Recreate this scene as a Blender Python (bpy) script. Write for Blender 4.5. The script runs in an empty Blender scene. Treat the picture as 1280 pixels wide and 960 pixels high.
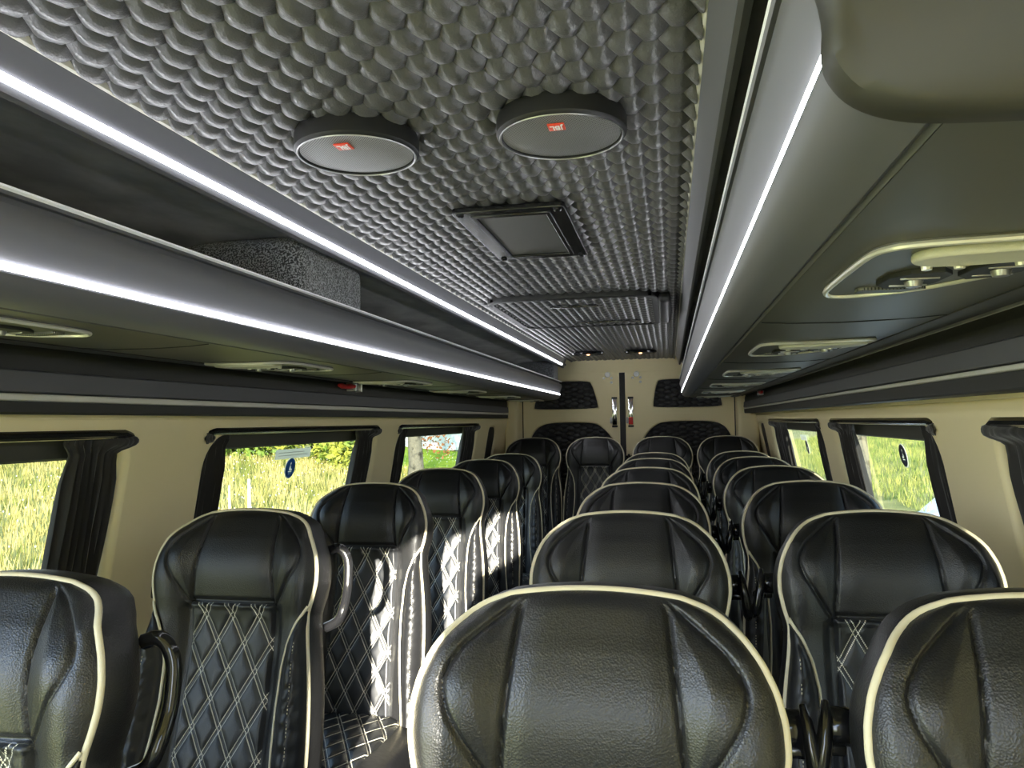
import bpy, bmesh, math, random
import numpy as np
from mathutils import Vector, Matrix
random.seed(7)
rng = np.random.default_rng(7)
COL = bpy.context.scene.collection
H = 1.42                      # height of the viewpoint over the floor; geometry below is written relative to it
sin, cos, pi = math.sin, math.cos, math.pi

# ------------------------------------------------------------------ materials
def mat(name, col, rough=.5, metal=0., bump=None, spec=.5, emit=None, coat=0., sheen=0.):
    m = bpy.data.materials.new(name); m.use_nodes = True
    nt = m.node_tree; b = nt.nodes['Principled BSDF']
    b.inputs['Base Color'].default_value = (*col, 1)
    b.inputs['Roughness'].default_value = rough
    b.inputs['Metallic'].default_value = metal
    b.inputs['Specular IOR Level'].default_value = spec
    b.inputs['Coat Weight'].default_value = coat
    b.inputs['Sheen Weight'].default_value = sheen
    if emit:
        b.inputs['Emission Color'].default_value = (*emit[0], 1)
        b.inputs['Emission Strength'].default_value = emit[1]
    if bump:
        kind, scale, strength, dist = bump
        tc = nt.nodes.new('ShaderNodeTexCoord')
        if kind == 'voronoi':
            t = nt.nodes.new('ShaderNodeTexVoronoi'); t.feature = 'F1'; out = t.outputs['Distance']
        else:
            t = nt.nodes.new('ShaderNodeTexNoise'); t.inputs['Detail'].default_value = 4; out = t.outputs['Fac']
        t.inputs['Scale'].default_value = scale
        nt.links.new(tc.outputs['Object'], t.inputs['Vector'])
        bp = nt.nodes.new('ShaderNodeBump'); bp.inputs['Strength'].default_value = strength
        bp.inputs['Distance'].default_value = dist
        nt.links.new(out, bp.inputs['Height']); nt.links.new(bp.outputs['Normal'], b.inputs['Normal'])
    return m

def vary(m, c1, c2, scale, lo=.35, hi=.65, detail=4, stretch=None):
    nt = m.node_tree; b = nt.nodes['Principled BSDF']
    tc = nt.nodes.new('ShaderNodeTexCoord'); n = nt.nodes.new('ShaderNodeTexNoise')
    n.inputs['Scale'].default_value = scale; n.inputs['Detail'].default_value = detail
    if stretch:
        mp = nt.nodes.new('ShaderNodeMapping'); mp.inputs['Scale'].default_value = stretch
        nt.links.new(tc.outputs['Object'], mp.inputs['Vector']); nt.links.new(mp.outputs['Vector'], n.inputs['Vector'])
    else:
        nt.links.new(tc.outputs['Object'], n.inputs['Vector'])
    r = nt.nodes.new('ShaderNodeValToRGB')
    r.color_ramp.elements[0].position = lo; r.color_ramp.elements[0].color = (*c1, 1)
    r.color_ramp.elements[1].position = hi; r.color_ramp.elements[1].color = (*c2, 1)
    nt.links.new(n.outputs['Fac'], r.inputs['Fac']); nt.links.new(r.outputs['Color'], b.inputs['Base Color'])
    return m

M = {}
M['leather'] = mat('black_leather', (.012, .012, .0125), .40, bump=('voronoi', 420, .35, .0012), spec=.7)
M['leather_side'] = mat('black_smooth_leather', (.012, .012, .013), .42, bump=('noise', 60, .25, .003), spec=.5)
M['piping'] = mat('cream_piping', (.72, .65, .46), .5)
M['cream'] = mat('cream_plastic', (.90, .785, .47), .55, bump=('noise', 300, .05, .0005))
M['ceiling_leather'] = mat('ceiling_leather', (.10, .099, .097), .32, bump=('voronoi', 330, .3, .0012), spec=.5)
M['door_leather'] = mat('door_leather', (.05, .05, .053), .34, bump=('voronoi', 330, .3, .0012), spec=.4)
M['panel_dark'] = mat('dark_grey_panel', (.05, .05, .055), .5, bump=('noise', 400, .08, .0004))
M['rack_face'] = mat('grey_satin_plastic', (.125, .125, .138), .42, bump=('noise', 500, .06, .0004))
M['rack_under'] = mat('grey_olive_gloss_plastic', (.072, .069, .052), .42, bump=('noise', 200, .04, .0004), spec=.6)
M['cap'] = mat('dark_olive_plastic', (.03, .029, .022), .5)
M['suede'] = mat('dark_suede', (.05, .048, .046), .9, sheen=.3)
vary(M['suede'], (.05, .048, .048), (.22, .21, .205), 9, .35, .7, 8, (1, .5, 1))
M['felt'] = mat('grey_felt', (.1, .1, .11), .95, bump=('noise', 500, .8, .004), sheen=.4)
vary(M['felt'], (.04, .042, .046), (.50, .51, .55), 260, .44, .60, 1)
M['alu'] = mat('brushed_aluminium', (.55, .54, .5), .4, .7)
M['beige_trim'] = mat('beige_aluminium', (.66, .64, .57), .5, .2)
M['lip'] = mat('lip_reflection_white', (.85, .85, .88), .35)  # white base stands for the strip light reflected off the metal lip
M['gloss_black'] = mat('gloss_black_plastic', (.01, .01, .011), .15, spec=.6)
M['black'] = mat('matt_black_plastic', (.014, .014, .014), .5)
M['header_leather'] = mat('header_dark_leather', (.02, .02, .017), .55, bump=('noise', 250, .2, .001))
M['header_grey'] = mat('header_grey_panel', (.10, .10, .11), .55)
M['curtain'] = mat('black_curtain_fabric', (.022, .020, .018), .85, sheen=.3, bump=('noise', 300, .3, .001))
M['rubber'] = mat('black_rubber', (.02, .02, .018), .6)
M['tint'] = mat('dark_tinted_band', (.05, .05, .042), .55)
M['chrome'] = mat('polished_chrome', (.85, .85, .87), .08, 1.)
M['steel'] = mat('steel', (.4, .4, .4), .35, .9)
M['ring'] = mat('pale_metal_ring', (.78, .76, .66), .3, .5)
M['lens'] = mat('pale_lamp_lens', (.62, .6, .46), .35, bump=('noise', 400, .5, .001))
M['red'] = mat('red_plastic', (.7, .03, .025), .35)
M['badge_red'] = mat('orange_red_badge', (.8, .07, .03), .35)
M['white'] = mat('white_print', (.85, .85, .83), .5)
M['blue'] = mat('blue_print', (.03, .12, .4), .5)
M['navy'] = mat('navy_print', (.015, .02, .07), .5)
def translucent(m, col):
    nt = m.node_tree; b = nt.nodes['Principled BSDF']; o = nt.nodes['Material Output']
    t = nt.nodes.new('ShaderNodeBsdfTranslucent'); t.inputs[0].default_value = (*col, 1)
    mx = nt.nodes.new('ShaderNodeMixShader'); mx.inputs[0].default_value = .6
    nt.links.new(b.outputs[0], mx.inputs[1]); nt.links.new(t.outputs[0], mx.inputs[2]); nt.links.new(mx.outputs[0], o.inputs[0])
    return m
M['label_white'] = translucent(mat('white_sticker', (.9, .9, .8), .5), (.95, .95, .85))
translucent(M['blue'], (.12, .28, .55))
M['strap'] = mat('dark_grey_webbing', (.09, .095, .105), .6, bump=('noise', 700, .4, .001))
M['carpet'] = mat('dark_carpet', (.03, .03, .032), .95)
M['led'] = mat('white_led', (.9, .9, 1), .5, emit=((.93, .95, 1.), 7.))
M['glint'] = mat('glowing_orange_reflection', (.9, .5, .3), .5, emit=((1., .45, .2), 2.))  # emission standing in for orange reflections on the oval lamps
M['bark'] = mat('pale_birch_bark', (.5, .48, .4), .9, bump=('noise', 8, .6, .03))
vary(M['bark'], (.04, .038, .028), (.20, .185, .14), 5, .38, .5)
M['leaf'] = mat('green_foliage', (.10, .22, .03), .7)
vary(M['leaf'], (.05, .13, .02), (.30, .42, .06), 1.2)
M['leaf_light'] = mat('yellow_green_foliage', (.25, .33, .05), .7)
vary(M['leaf_light'], (.14, .26, .03), (.5, .5, .08), 1.6)
M['leaf_red'] = mat('autumn_leaves', (.3, .12, .04), .7)
M['tentw'] = mat('white_canvas', (.85, .88, .92), .6)
M['tentb'] = mat('blue_canvas', (.08, .3, .7), .6)
M['paving'] = mat('pale_concrete', (.8, .8, .77), .8)
M['wood'] = mat('weathered_post', (.75, .72, .6), .8)

# grille: a fine pattern of dark holes
def grille(name, c1, c2, pitch):
    m = mat(name, c1, .45, .3)
    nt = m.node_tree; b = nt.nodes['Principled BSDF']
    tc = nt.nodes.new('ShaderNodeTexCoord'); sx = nt.nodes.new('ShaderNodeSeparateXYZ')
    nt.links.new(tc.outputs['Object'], sx.inputs[0])
    outs = []
    for ax, off in (('X', 0), ('Y', 0)):
        mu = nt.nodes.new('ShaderNodeMath'); mu.operation = 'MULTIPLY'; mu.inputs[1].default_value = 2*pi/pitch
        sn = nt.nodes.new('ShaderNodeMath'); sn.operation = 'SINE'
        nt.links.new(sx.outputs[ax], mu.inputs[0]); nt.links.new(mu.outputs[0], sn.inputs[0]); outs.append(sn)
    pr = nt.nodes.new('ShaderNodeMath'); pr.operation = 'MULTIPLY'
    nt.links.new(outs[0].outputs[0], pr.inputs[0]); nt.links.new(outs[1].outputs[0], pr.inputs[1])
    r = nt.nodes.new('ShaderNodeValToRGB')
    r.color_ramp.elements[0].position = .15; r.color_ramp.elements[0].color = (*c1, 1)
    r.color_ramp.elements[1].position = .4; r.color_ramp.elements[1].color = (*c2, 1)
    nt.links.new(pr.outputs[0], r.inputs['Fac']); nt.links.new(r.outputs['Color'], b.inputs['Base Color'])
    return m
M['grille'] = grille('perforated_grille', (.30, .30, .30), (.02, .02, .02), .0045)
M['vent_mesh'] = grille('vent_mesh', (.16, .16, .15), (.01, .01, .01), .004)

# quilted leather: double dashed stitch lines along the diamonds, driven by the part's own UV map in metres
def stitched(name, col, th, dw, dh):
    m = mat(name, col, .42, spec=.75)
    nt = m.node_tree; b = nt.nodes['Principled BSDF']
    uv = nt.nodes.new('ShaderNodeUVMap'); sx = nt.nodes.new('ShaderNodeSeparateXYZ')
    nt.links.new(uv.outputs[0], sx.inputs[0])
    def mth(op, a, bb=None, c=None):
        n = nt.nodes.new('ShaderNodeMath'); n.operation = op
        for i, v in enumerate((a, bb, c)):
            if v is None: continue
            if isinstance(v, (int, float)): n.inputs[i].default_value = v
            else: nt.links.new(v, n.inputs[i])
        return n.outputs[0]
    a = mth('MULTIPLY', sx.outputs['X'], 1/dw); s = mth('MULTIPLY', sx.outputs['Y'], 1/dh)
    p = mth('ADD', a, s); q = mth('SUBTRACT', a, s)
    cl = 1/math.sqrt(1/dw**2+1/dh**2)      # one unit of p is this many metres across the line
    tot = None
    for x, y in ((p, q), (q, p)):
        d = mth('ABSOLUTE', mth('SUBTRACT', mth('FRACT', mth('ADD', x, .5)), .5))     # distance to line
        e = mth('ABSOLUTE', mth('SUBTRACT', d, .0042/cl))
        line = mth('LESS_THAN', e, th/cl)
        dash = mth('GREATER_THAN', mth('FRACT', mth('MULTIPLY', y, 18.)), .3)
        l = mth('MULTIPLY', line, dash)
        tot = l if tot is None else mth('MAXIMUM', tot, l)
    mx = nt.nodes.new('ShaderNodeMix'); mx.data_type = 'RGBA'
    mx.inputs['A'].default_value = (*col, 1); mx.inputs['B'].default_value = (.8, .76, .62, 1)
    nt.links.new(tot, mx.inputs['Factor']); nt.links.new(mx.outputs['Result'], b.inputs['Base Color'])
    tc = nt.nodes.new('ShaderNodeTexCoord'); t = nt.nodes.new('ShaderNodeTexVoronoi'); t.inputs['Scale'].default_value = 420
    nt.links.new(tc.outputs['Object'], t.inputs['Vector'])
    bp = nt.nodes.new('ShaderNodeBump'); bp.inputs['Strength'].default_value = .3; bp.inputs['Distance'].default_value = .001
    nt.links.new(t.outputs['Distance'], bp.inputs['Height']); nt.links.new(bp.outputs['Normal'], b.inputs['Normal'])
    return m
DW, DH = .0655, .118
M['quilt'] = stitched('quilted_black_leather', (.011, .012, .014), .0009, DW, DH)

def glass():
    m = bpy.data.materials.new('window_glass'); m.use_nodes = True
    nt = m.node_tree; nt.nodes.clear()
    o = nt.nodes.new('ShaderNodeOutputMaterial'); t = nt.nodes.new('ShaderNodeBsdfTransparent')
    t.inputs[0].default_value = (.22, .228, .208, 1)
    g = nt.nodes.new('ShaderNodeBsdfGlossy'); g.inputs['Roughness'].default_value = .02
    lw = nt.nodes.new('ShaderNodeLayerWeight'); pw = nt.nodes.new('ShaderNodeMath'); pw.operation = 'POWER'; pw.inputs[1].default_value = 5
    nt.links.new(lw.outputs['Facing'], pw.inputs[0])
    f = nt.nodes.new('ShaderNodeMath'); f.operation = 'MULTIPLY_ADD'; f.inputs[1].default_value = .5; f.inputs[2].default_value = .03
    nt.links.new(pw.outputs[0], f.inputs[0])
    mx = nt.nodes.new('ShaderNodeMixShader')
    nt.links.new(f.outputs[0], mx.inputs[0]); nt.links.new(t.outputs[0], mx.inputs[1]); nt.links.new(g.outputs[0], mx.inputs[2])
    nt.links.new(mx.outputs[0], o.inputs[0])
    return m
M['glass'] = glass()

# ------------------------------------------------------------------ object helpers
def link(name, me, m, parent=None, smooth=None):
    o = bpy.data.objects.new(name, me); COL.objects.link(o)
    if m is not None:
        me.materials.clear(); me.materials.append(m)
    if parent is not None: o.parent = parent
    return o

def mesh(V, F, smooth=True, angle=None, uv=None, name='m'):
    me = bpy.data.meshes.new(name)
    me.from_pydata([tuple(v) for v in V], [], [tuple(f) for f in F])
    me.validate(); me.update()
    if uv is not None:
        l = me.uv_layers.new(name='UVMap')
        for lp in me.loops: l.data[lp.index].uv = uv[lp.vertex_index]
    if smooth: me.polygons.foreach_set('use_smooth', [True]*len(me.polygons))
    if smooth and angle: me.set_sharp_from_angle(angle=math.radians(angle))
    me.update()
    return me

def obj(name, VF, m, parent=None, smooth=True, angle=35, local=False, uv=None):
    """VF in van coordinates (z relative to the viewpoint) unless local; becomes ONE mesh object."""
    V = np.array(VF[0], float).reshape(-1, 3).copy()
    if not local:
        V[:, 2] += H
        if parent is not None:
            p = parent
            while p is not None:
                V -= np.array(p.location); p = p.parent
            o = link(name, mesh(V, VF[1], smooth, angle, uv), m, parent)
        else:
            c = np.array([(V[:, 0].min()+V[:, 0].max())/2, (V[:, 1].min()+V[:, 1].max())/2, V[:, 2].min()])
            o = link(name, mesh(V-c, VF[1], smooth, angle, uv), m); o.location = c
        return o
    return link(name, mesh(V, VF[1], smooth, angle, uv), m, parent)

def thing(name, label, cat, loc=(0, 0, 0), group=None, kind=None):
    o = bpy.data.objects.new(name, None); COL.objects.link(o)
    o.location = (loc[0], loc[1], loc[2]+H); o.empty_display_size = .05
    if kind: o['kind'] = kind
    else:
        o['label'] = label; o['category'] = cat
    if label: o['label'] = label
    if group: o['group'] = group
    return o
def tag(o, label=None, cat=None, group=None, kind=None):
    if label: o['label'] = label
    if cat: o['category'] = cat
    if group: o['group'] = group
    if kind: o['kind'] = kind
    return o

def join(*parts):
    V = []; F = []
    for v, f in parts:
        n = len(V); V += [tuple(x) for x in v]; F += [tuple(i+n for i in ff) for ff in f]
    return V, F

def grid(P):
    """P: array rows x cols x 3"""
    r, c = P.shape[:2]
    V = P.reshape(-1, 3)
    F = [(i*c+j, i*c+j+1, (i+1)*c+j+1, (i+1)*c+j) for i in range(r-1) for j in range(c-1)]
    return V, F

def box(x0, y0, z0, x1, y1, z1, b=0.004, seg=2):
    bm = bmesh.new(); bmesh.ops.create_cube(bm, size=1)
    for v in bm.verts:
        v.co = ((x0+x1)/2+v.co.x*(x1-x0), (y0+y1)/2+v.co.y*(y1-y0), (z0+z1)/2+v.co.z*(z1-z0))
    if b > 0:
        bmesh.ops.bevel(bm, geom=bm.edges[:], offset=min(b, .45*min(abs(x1-x0), abs(y1-y0), abs(z1-z0))), segments=seg, affect='EDGES', profile=.5)
    V = [tuple(v.co) for v in bm.verts]; F = [tuple(v.index for v in f.verts) for f in bm.faces]
    bm.free(); return V, F

def sweep(prof, path_y, closed=True, cap=True):
    """profile [(x,z)] extruded along Y through the given stations"""
    n = len(prof); V = []; F = []
    for y in path_y: V += [(x, y, z) for x, z in prof]
    for k in range(len(path_y)-1):
        for i in range(n if closed else n-1):
            j = (i+1) % n
            F.append((k*n+i, k*n+j, (k+1)*n+j, (k+1)*n+i))
    if closed and cap:
        F.append(tuple(range(n))[::-1]); F.append(tuple((len(path_y)-1)*n+i for i in range(n)))
    return V, F

def tube(pts, r, seg=8, closed=False, cap=True):
    pts = [Vector(p) for p in pts]; n = len(pts)
    rs = r if hasattr(r, '__len__') else [r]*n
    V = []; F = []; prev = None
    for i, p in enumerate(pts):
        if closed: t = pts[(i+1) % n]-pts[i-1]
        else: t = pts[min(i+1, n-1)]-pts[max(i-1, 0)]
        if t.length < 1e-9: t = Vector((0, 0, 1))
        t.normalize()
        if prev is None:
            a = Vector((0, 0, 1)) if abs(t.z) < .9 else Vector((1, 0, 0))
            u = t.cross(a).normalized()
        else:
            u = prev-t*prev.dot(t)
            u = u.normalized() if u.length > 1e-6 else t.orthogonal().normalized()
        prev = u; w = t.cross(u)
        for k in range(seg):
            an = 2*pi*k/seg
            V.append(tuple(p+(u*cos(an)+w*sin(an))*rs[i]))
    m = n if closed else n-1
    for i in range(m):
        for k in range(seg):
            a = i*seg+k; b = i*seg+(k+1) % seg; c = ((i+1) % n)*seg+(k+1) % seg; d = ((i+1) % n)*seg+k
            F.append((a, b, c, d))
    if not closed and cap:
        F.append(tuple(range(seg))[::-1]); F.append(tuple((n-1)*seg+k for k in range(seg)))
    return V, F

def lathe(prof, c, axis='Z', seg=48, cap=True):
    """profile [(r,h)] round axis"""
    V = []; F = []; n = len(prof)
    for k in range(seg):
        a = 2*pi*k/seg
        for r, h in prof:
            if axis == 'Z': V.append((c[0]+r*cos(a), c[1]+r*sin(a), c[2]+h))
            elif axis == 'X': V.append((c[0]+h, c[1]+r*cos(a), c[2]+r*sin(a)))
            else: V.append((c[0]+r*cos(a), c[1]+h, c[2]+r*sin(a)))
    for k in range(seg):
        for i in range(n-1):
            a = k*n+i; b = ((k+1) % seg)*n+i
            F.append((a, b, b+1, a+1))
    if cap:
        F.append(tuple(k*n for k in range(seg))); F.append(tuple(k*n+n-1 for k in range(seg))[::-1])
    return V, F

def rr(a0, b0, a1, b1, r, n=6):
    rs = r if hasattr(r, '__len__') else [r]*4
    out = []
    for (cx, cy, s, rad) in ((a1-rs[0], b1-rs[0], 0, rs[0]), (a0+rs[1], b1-rs[1], 90, rs[1]), (a0+rs[2], b0+rs[2], 180, rs[2]), (a1-rs[3], b0+rs[3], 270, rs[3])):
        for k in range(n+1):
            a = math.radians(s+90*k/n); out.append((cx+rad*cos(a), cy+rad*sin(a)))
    return out

def smooth_poly(pts, it=3, closed=True):
    for _ in range(it):
        q = []; n = len(pts)
        rg = range(n) if closed else range(n-1)
        if not closed: q.append(pts[0])
        for i in rg:
            a = np.array(pts[i]); b = np.array(pts[(i+1) % n])
            q += [tuple(a*.75+b*.25), tuple(a*.25+b*.75)]
        if not closed: q.append(pts[-1])
        pts = q
    return pts

def plate(outer, holes, thick, bevel=.0):
    """flat plate with holes in the (a,b) plane, made with a filled 2D curve; returns verts (a,b,c)"""
    cu = bpy.data.curves.new('tmp', 'CURVE'); cu.dimensions = '2D'; cu.fill_mode = 'BOTH'
    for P in [outer]+holes:
        s = cu.splines.new('POLY'); s.points.add(len(P)-1)
        for i, (a, b) in enumerate(P): s.points[i].co = (a, b, 0, 1)
        s.use_cyclic_u = True
    cu.extrude = thick/2-bevel; cu.bevel_depth = bevel; cu.bevel_resolution = 3 if bevel else 0
    o = bpy.data.objects.new('tmp', cu); COL.objects.link(o)
    dg = bpy.context.evaluated_depsgraph_get(); dg.update()
    me = bpy.data.meshes.new_from_object(o.evaluated_get(dg))
    V = [tuple(v.co) for v in me.vertices]; F = [tuple(p.vertices) for p in me.polygons]
    bpy.data.objects.remove(o); bpy.data.curves.remove(cu); bpy.data.meshes.remove(me)
    return V, F

def hexpad(x0, x1, y0, y1, px, py, flat, depth, rings=4):
    """padded quilt of hexagons pointing along the first axis; h is the puff. returns (a,b,h) verts"""
    V = []; F = []
    hw = px*.5+flat*.5+.0
    cols = int((x1-x0)/px)+2; rows = int((y1-y0)/py)+3
    tipx = px-flat/2; corner = [(tipx, 0), (flat/2, py/2), (-flat/2, py/2), (-tipx, 0), (-flat/2, -py/2), (flat/2, -py/2)]
    for i in range(cols):
        cx = x0+i*px
        for j in range(rows):
            cy = y0+(j-.5)*py+(py/2 if i % 2 else 0)
            if cx-tipx > x1 or cy-py/2 > y1 or cy+py/2 < y0: continue
            base = len(V); V.append((cx, cy, depth)); idx = [[base]]
            for r in range(1, rings+1):
                t = r/rings; ring = []
                hh = depth*(1-t**2.6)
                for c in range(6):
                    A = corner[c]; B = corner[(c+1) % 6]
                    for k in range(r):
                        f = k/r
                        ring.append(len(V)); V.append((cx+(A[0]*(1-f)+B[0]*f)*t, cy+(A[1]*(1-f)+B[1]*f)*t, hh))
                idx.append(ring)
            for c in range(6): F.append((base, idx[1][c], idx[1][(c+1) % 6]))
            for r in range(1, rings):
                A = idx[r]; B = idx[r+1]; na, nb = len(A), len(B)
                for c in range(6):
                    for k in range(r+1):
                        b0 = B[(c*(r+1)+k) % nb]; b1 = B[(c*(r+1)+k+1) % nb]; a0 = A[(c*r+min(k, r)) % na]
                        if k < r:
                            a1 = A[(c*r+k+1) % na]; F.append((a0, b0, b1)); F.append((a0, b1, a1))
                        else: F.append((a0, b0, b1))
    V = np.array(V)
    V[:, 0] = np.clip(V[:, 0], x0, x1); V[:, 1] = np.clip(V[:, 1], y0, y1)
    return V, F

YE = 6.20      # rear doors
YF = .46       # forward end of the built part of the lined cabin
YC = -1.2      # forward end of the floor
WL, WR = -1.275, .64
CX = -.36

# ------------------------------------------------------------------ ceiling
CZ = .49
CXL, CXR = -.772, .052
def ceil_z(x, y):
    e = np.minimum(x-CXL, CXR-x)
    return CZ-.007*np.clip(1-e/.06, 0, 1)**1.5
V, F = hexpad(CXL, CXR, YF, YE+.02, .0345, .067, .019, .0125)
P = np.zeros_like(V); P[:, 0] = V[:, 0]; P[:, 1] = V[:, 1]; P[:, 2] = ceil_z(V[:, 0], V[:, 1])-V[:, 2]+.006
F = [f[::-1] for f in F]
tag(obj('ceiling', (P, F), M['ceiling_leather'], angle=60), 'grey quilted leather ceiling panel running the length of the cabin', kind='structure')
# roof above the liner
tag(obj('ceiling_roof', box(-1.45, YF, .56, .80, YE+.35, .60, 0), M['panel_dark'], smooth=False), kind='structure')

# AC / hatch panel in the ceiling further back
hatch = thing('ceiling_hatch', 'quilted black roof hatch panel with rounded corner, ahead of the two oval lamps', 'hatch', (CX, 3.3, CZ-.03))
hx0, hx1, hy0, hy1 = -.70, -.035, 2.90, 3.80
V, F = hexpad(hx0+.02, hx1-.02, hy0+.02, hy1-.02, .0345, .067, .019, .0125)
P = V.copy(); P[:, 2] = CZ-.010-V[:, 2]
obj('padded_panel', (P, [f[::-1] for f in F]), M['ceiling_leather'], hatch, angle=60)
ro = rr(hx0, hy0, hx1, hy1, (.06, .06, .1, .1)); ri = rr(hx0+.018, hy0+.018, hx1-.018, hy1-.018, (.05, .05, .085, .085))
V, F = plate(ro, [ri], .03, .006)
obj('frame', ([(a, b, CZ-.010+c) for a, b, c in V], F), M['black'], hatch)
for (x0, x1, y) in ((-.47, -.27, 3.10), (-.42, -.12, 3.62)):
    obj('slot', box(x0, y-.008, CZ-.028, x1, y+.008, CZ-.018, .003), M['gloss_black'], hatch)
obj('corner_latch', box(hx1+.004, 2.95, CZ-.045, hx1+.052, 3.60, CZ-.005, .018, 4), M['black'], hatch)

# speakers
def text_mesh(body, size, depth):
    cu = bpy.data.curves.new('t', 'FONT'); cu.body = body; cu.size = size; cu.extrude = depth; cu.align_x = 'CENTER'; cu.align_y = 'CENTER'; cu.offset = size*.02
    o = bpy.data.objects.new('t', cu); COL.objects.link(o)
    dg = bpy.context.evaluated_depsgraph_get(); dg.update()
    me = bpy.data.meshes.new_from_object(o.evaluated_get(dg))
    V = [tuple(v.co) for v in me.vertices]; F = [tuple(p.vertices) for p in me.polygons]
    bpy.data.objects.remove(o); bpy.data.curves.remove(cu); bpy.data.meshes.remove(me)
    return V, F
def speaker(x, y, label):
    t = thing('ceiling_speaker', label, 'speaker', (x, y, CZ-.034), 'round ceiling speakers')
    z = .456; R = .104
    obj('housing', lathe([(R-.02, .035), (R-.001, .035), (R+.001, .028), (R+.001, .006), (R-.003, .001), (R-.006, 0), (R-.008, .002), (R-.008, .01)], (x, y, z), seg=72, cap=False), M['black'], t)
    obj('rim', tube([(x+(R-.005)*cos(a), y+(R-.005)*sin(a), z+.0005) for a in np.linspace(0, 2*pi, 72, endpoint=False)], .0015, 6, True), M['steel'], t)
    obj('grille', lathe([(0.0001, -.002), (.04, -.0018), (.075, 0), (R-.009, .004)], (x, y, z), seg=72, cap=True), M['grille'], t)
    b = obj('badge', box(x-.013, y-.056-.013, z-.0035, x+.013, y-.056+.013, z-.001, .0005), M['badge_red'], t)
    V, F = text_mesh('JBL', .0150, .0003)
    obj('badge_lettering', ([(x-a, y-.056+bb*1.5, z-.0038-c) for a, bb, c in V], [f[::-1] for f in F]), M['white'], b, smooth=False)
speaker(-.511, 1.212, 'round ceiling speaker with red badge, the left one, beside the left light strip')
speaker(-.160, 1.212, 'round ceiling speaker with red badge, the right one, nearer the right rack')

# square vent
vt = thing('ceiling_vent', 'black framed rectangular mesh vent in the quilted ceiling behind the speakers', 'vent', (-.343, 1.90, CZ-.02))
vx0, vx1, vy0, vy1 = -.470, -.218, 1.655, 2.16
ro = rr(vx0, vy0, vx1, vy1, .008, 3); ri = rr(vx0+.035, vy0+.03, vx1-.035, vy1-.03, .006, 3)
V, F = plate(ro, [ri], .014, .003)
obj('frame', ([(a, b, .477+c) for a, b, c in V], F), M['gloss_black'], vt)
V, F = plate(rr(vx0+.035, vy0+.03, vx1-.035, vy1-.03, .006, 3), [rr(vx0+.043, vy0+.04, vx1-.043, vy1-.04, .004, 3)], .010, .002)
obj('inner_frame', ([(a, b, .472+c) for a, b, c in V], F), M['gloss_black'], vt)
obj('mesh_panel', box(vx0+.03, vy0+.03, .474, vx1-.03, vy1-.03, .478, 0), M['vent_mesh'], vt)
for sx_, sy_ in ((vx0+.014, vy0+.014), (vx1-.014, vy0+.014), (vx0+.014, vy1-.014), (vx1-.014, vy1-.014)):
    obj('screw', lathe([(.0001, -.004), (.006, -.004), (.009, -.001), (.009, .003)], (sx_, sy_, .468), seg=16), M['gloss_black'], vt)

# oval lamps near the rear
for x, w in ((-.545, 'left'), (-.185, 'right')):
    t = thing('oval_ceiling_lamp', 'small oval ceiling lamp before the rear doors, the %s of the two' % w, 'lamp', (x, 5.34, CZ-.03), 'oval lamps at the rear of the ceiling')
    R_ = [(x+.10*cos(a), 5.34+.055*sin(a)) for a in np.linspace(0, 2*pi, 40, endpoint=False)]
    obj('rim', tube([(a, b, CZ-.020) for a, b in R_], .011, 8, True), M['gloss_black'], t)
    V, F = plate(R_, [], .012); obj('lens', ([(a, b, CZ-.022+c) for a, b, c in V], F), M['tint'], t)
    obj('orange_glint', lathe([(.0001, -.006), (.008, -.005), (.011, 0)], (x, 5.34, CZ-.028), seg=16), M['glint'], t)  # glowing dot imitates an orange reflection on the lens

# ------------------------------------------------------------------ coves (trim beside the ceiling) and racks
def side(r, s): return CX+s*r        # s=-1 left, +1 right
for s, w in ((-1, 'left'), (1, 'right')):
    yr = [YF, YE-.28]
    cove = thing('trim_%s' % w, None, None, (side(.43, s), 3, .42), kind='structure')
    obj('edge_strip', sweep([(side(r, s), z) for r, z in ((.410, .486), (.4115, .480), (.415, .4775), (.418, .480), (.418, .50), (.410, .50))], yr), M['beige_trim'], cove, angle=20)
    obj('cove_panel', sweep([(side(r, s), z) for r, z in ((.4155, .4765), (.4185, .472), (.431, .440), (.434, .424), (.4365, .414), (.443, .4125), (.452, .415), (.452, .52), (.414, .52))], yr), M['rack_face'], cove, angle=25)
    # inner liner of the rack: roof and wall
    prof = [(.452, .440), (.56, .452), (.70, .445), (.80, .42), (.86, .375), (.885, .30), (.89, .17), (.91, .17), (.91, .32), (.88, .40), (.81, .45), (.70, .475), (.56, .482), (.452, .47)]
    if s < 0: obj('rack_liner', sweep([(side(r, s), z) for r, z in smooth_poly(prof, 1)], [YF, YE-.02]), M['suede'], cove)
    else: obj('rack_liner', sweep([(side(r, s), z) for r, z in smooth_poly(prof, 1)], [YF, YE-.02]), M['suede'], cove)
    if s < 0:
        l = thing('light_strip', 'upper white light strip along the cove at the left ceiling edge', 'light strip', (side(.437, s), 3, .42), 'white light strips')
        obj('diffuser', sweep([(side(r, s), z) for r, z in ((.4305, .4380), (.4280, .4355), (.4290, .429), (.4325, .4265), (.4350, .430))], [YF, 5.78]), M['led'], l)
        obj('lower_diffuser', sweep([(side(r, s), z) for r, z in ((.4335, .4235), (.434, .415), (.440, .4105), (.447, .4105), (.447, .4140), (.440, .4160))], [YF, 5.78]), M['rack_face'], l)

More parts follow.
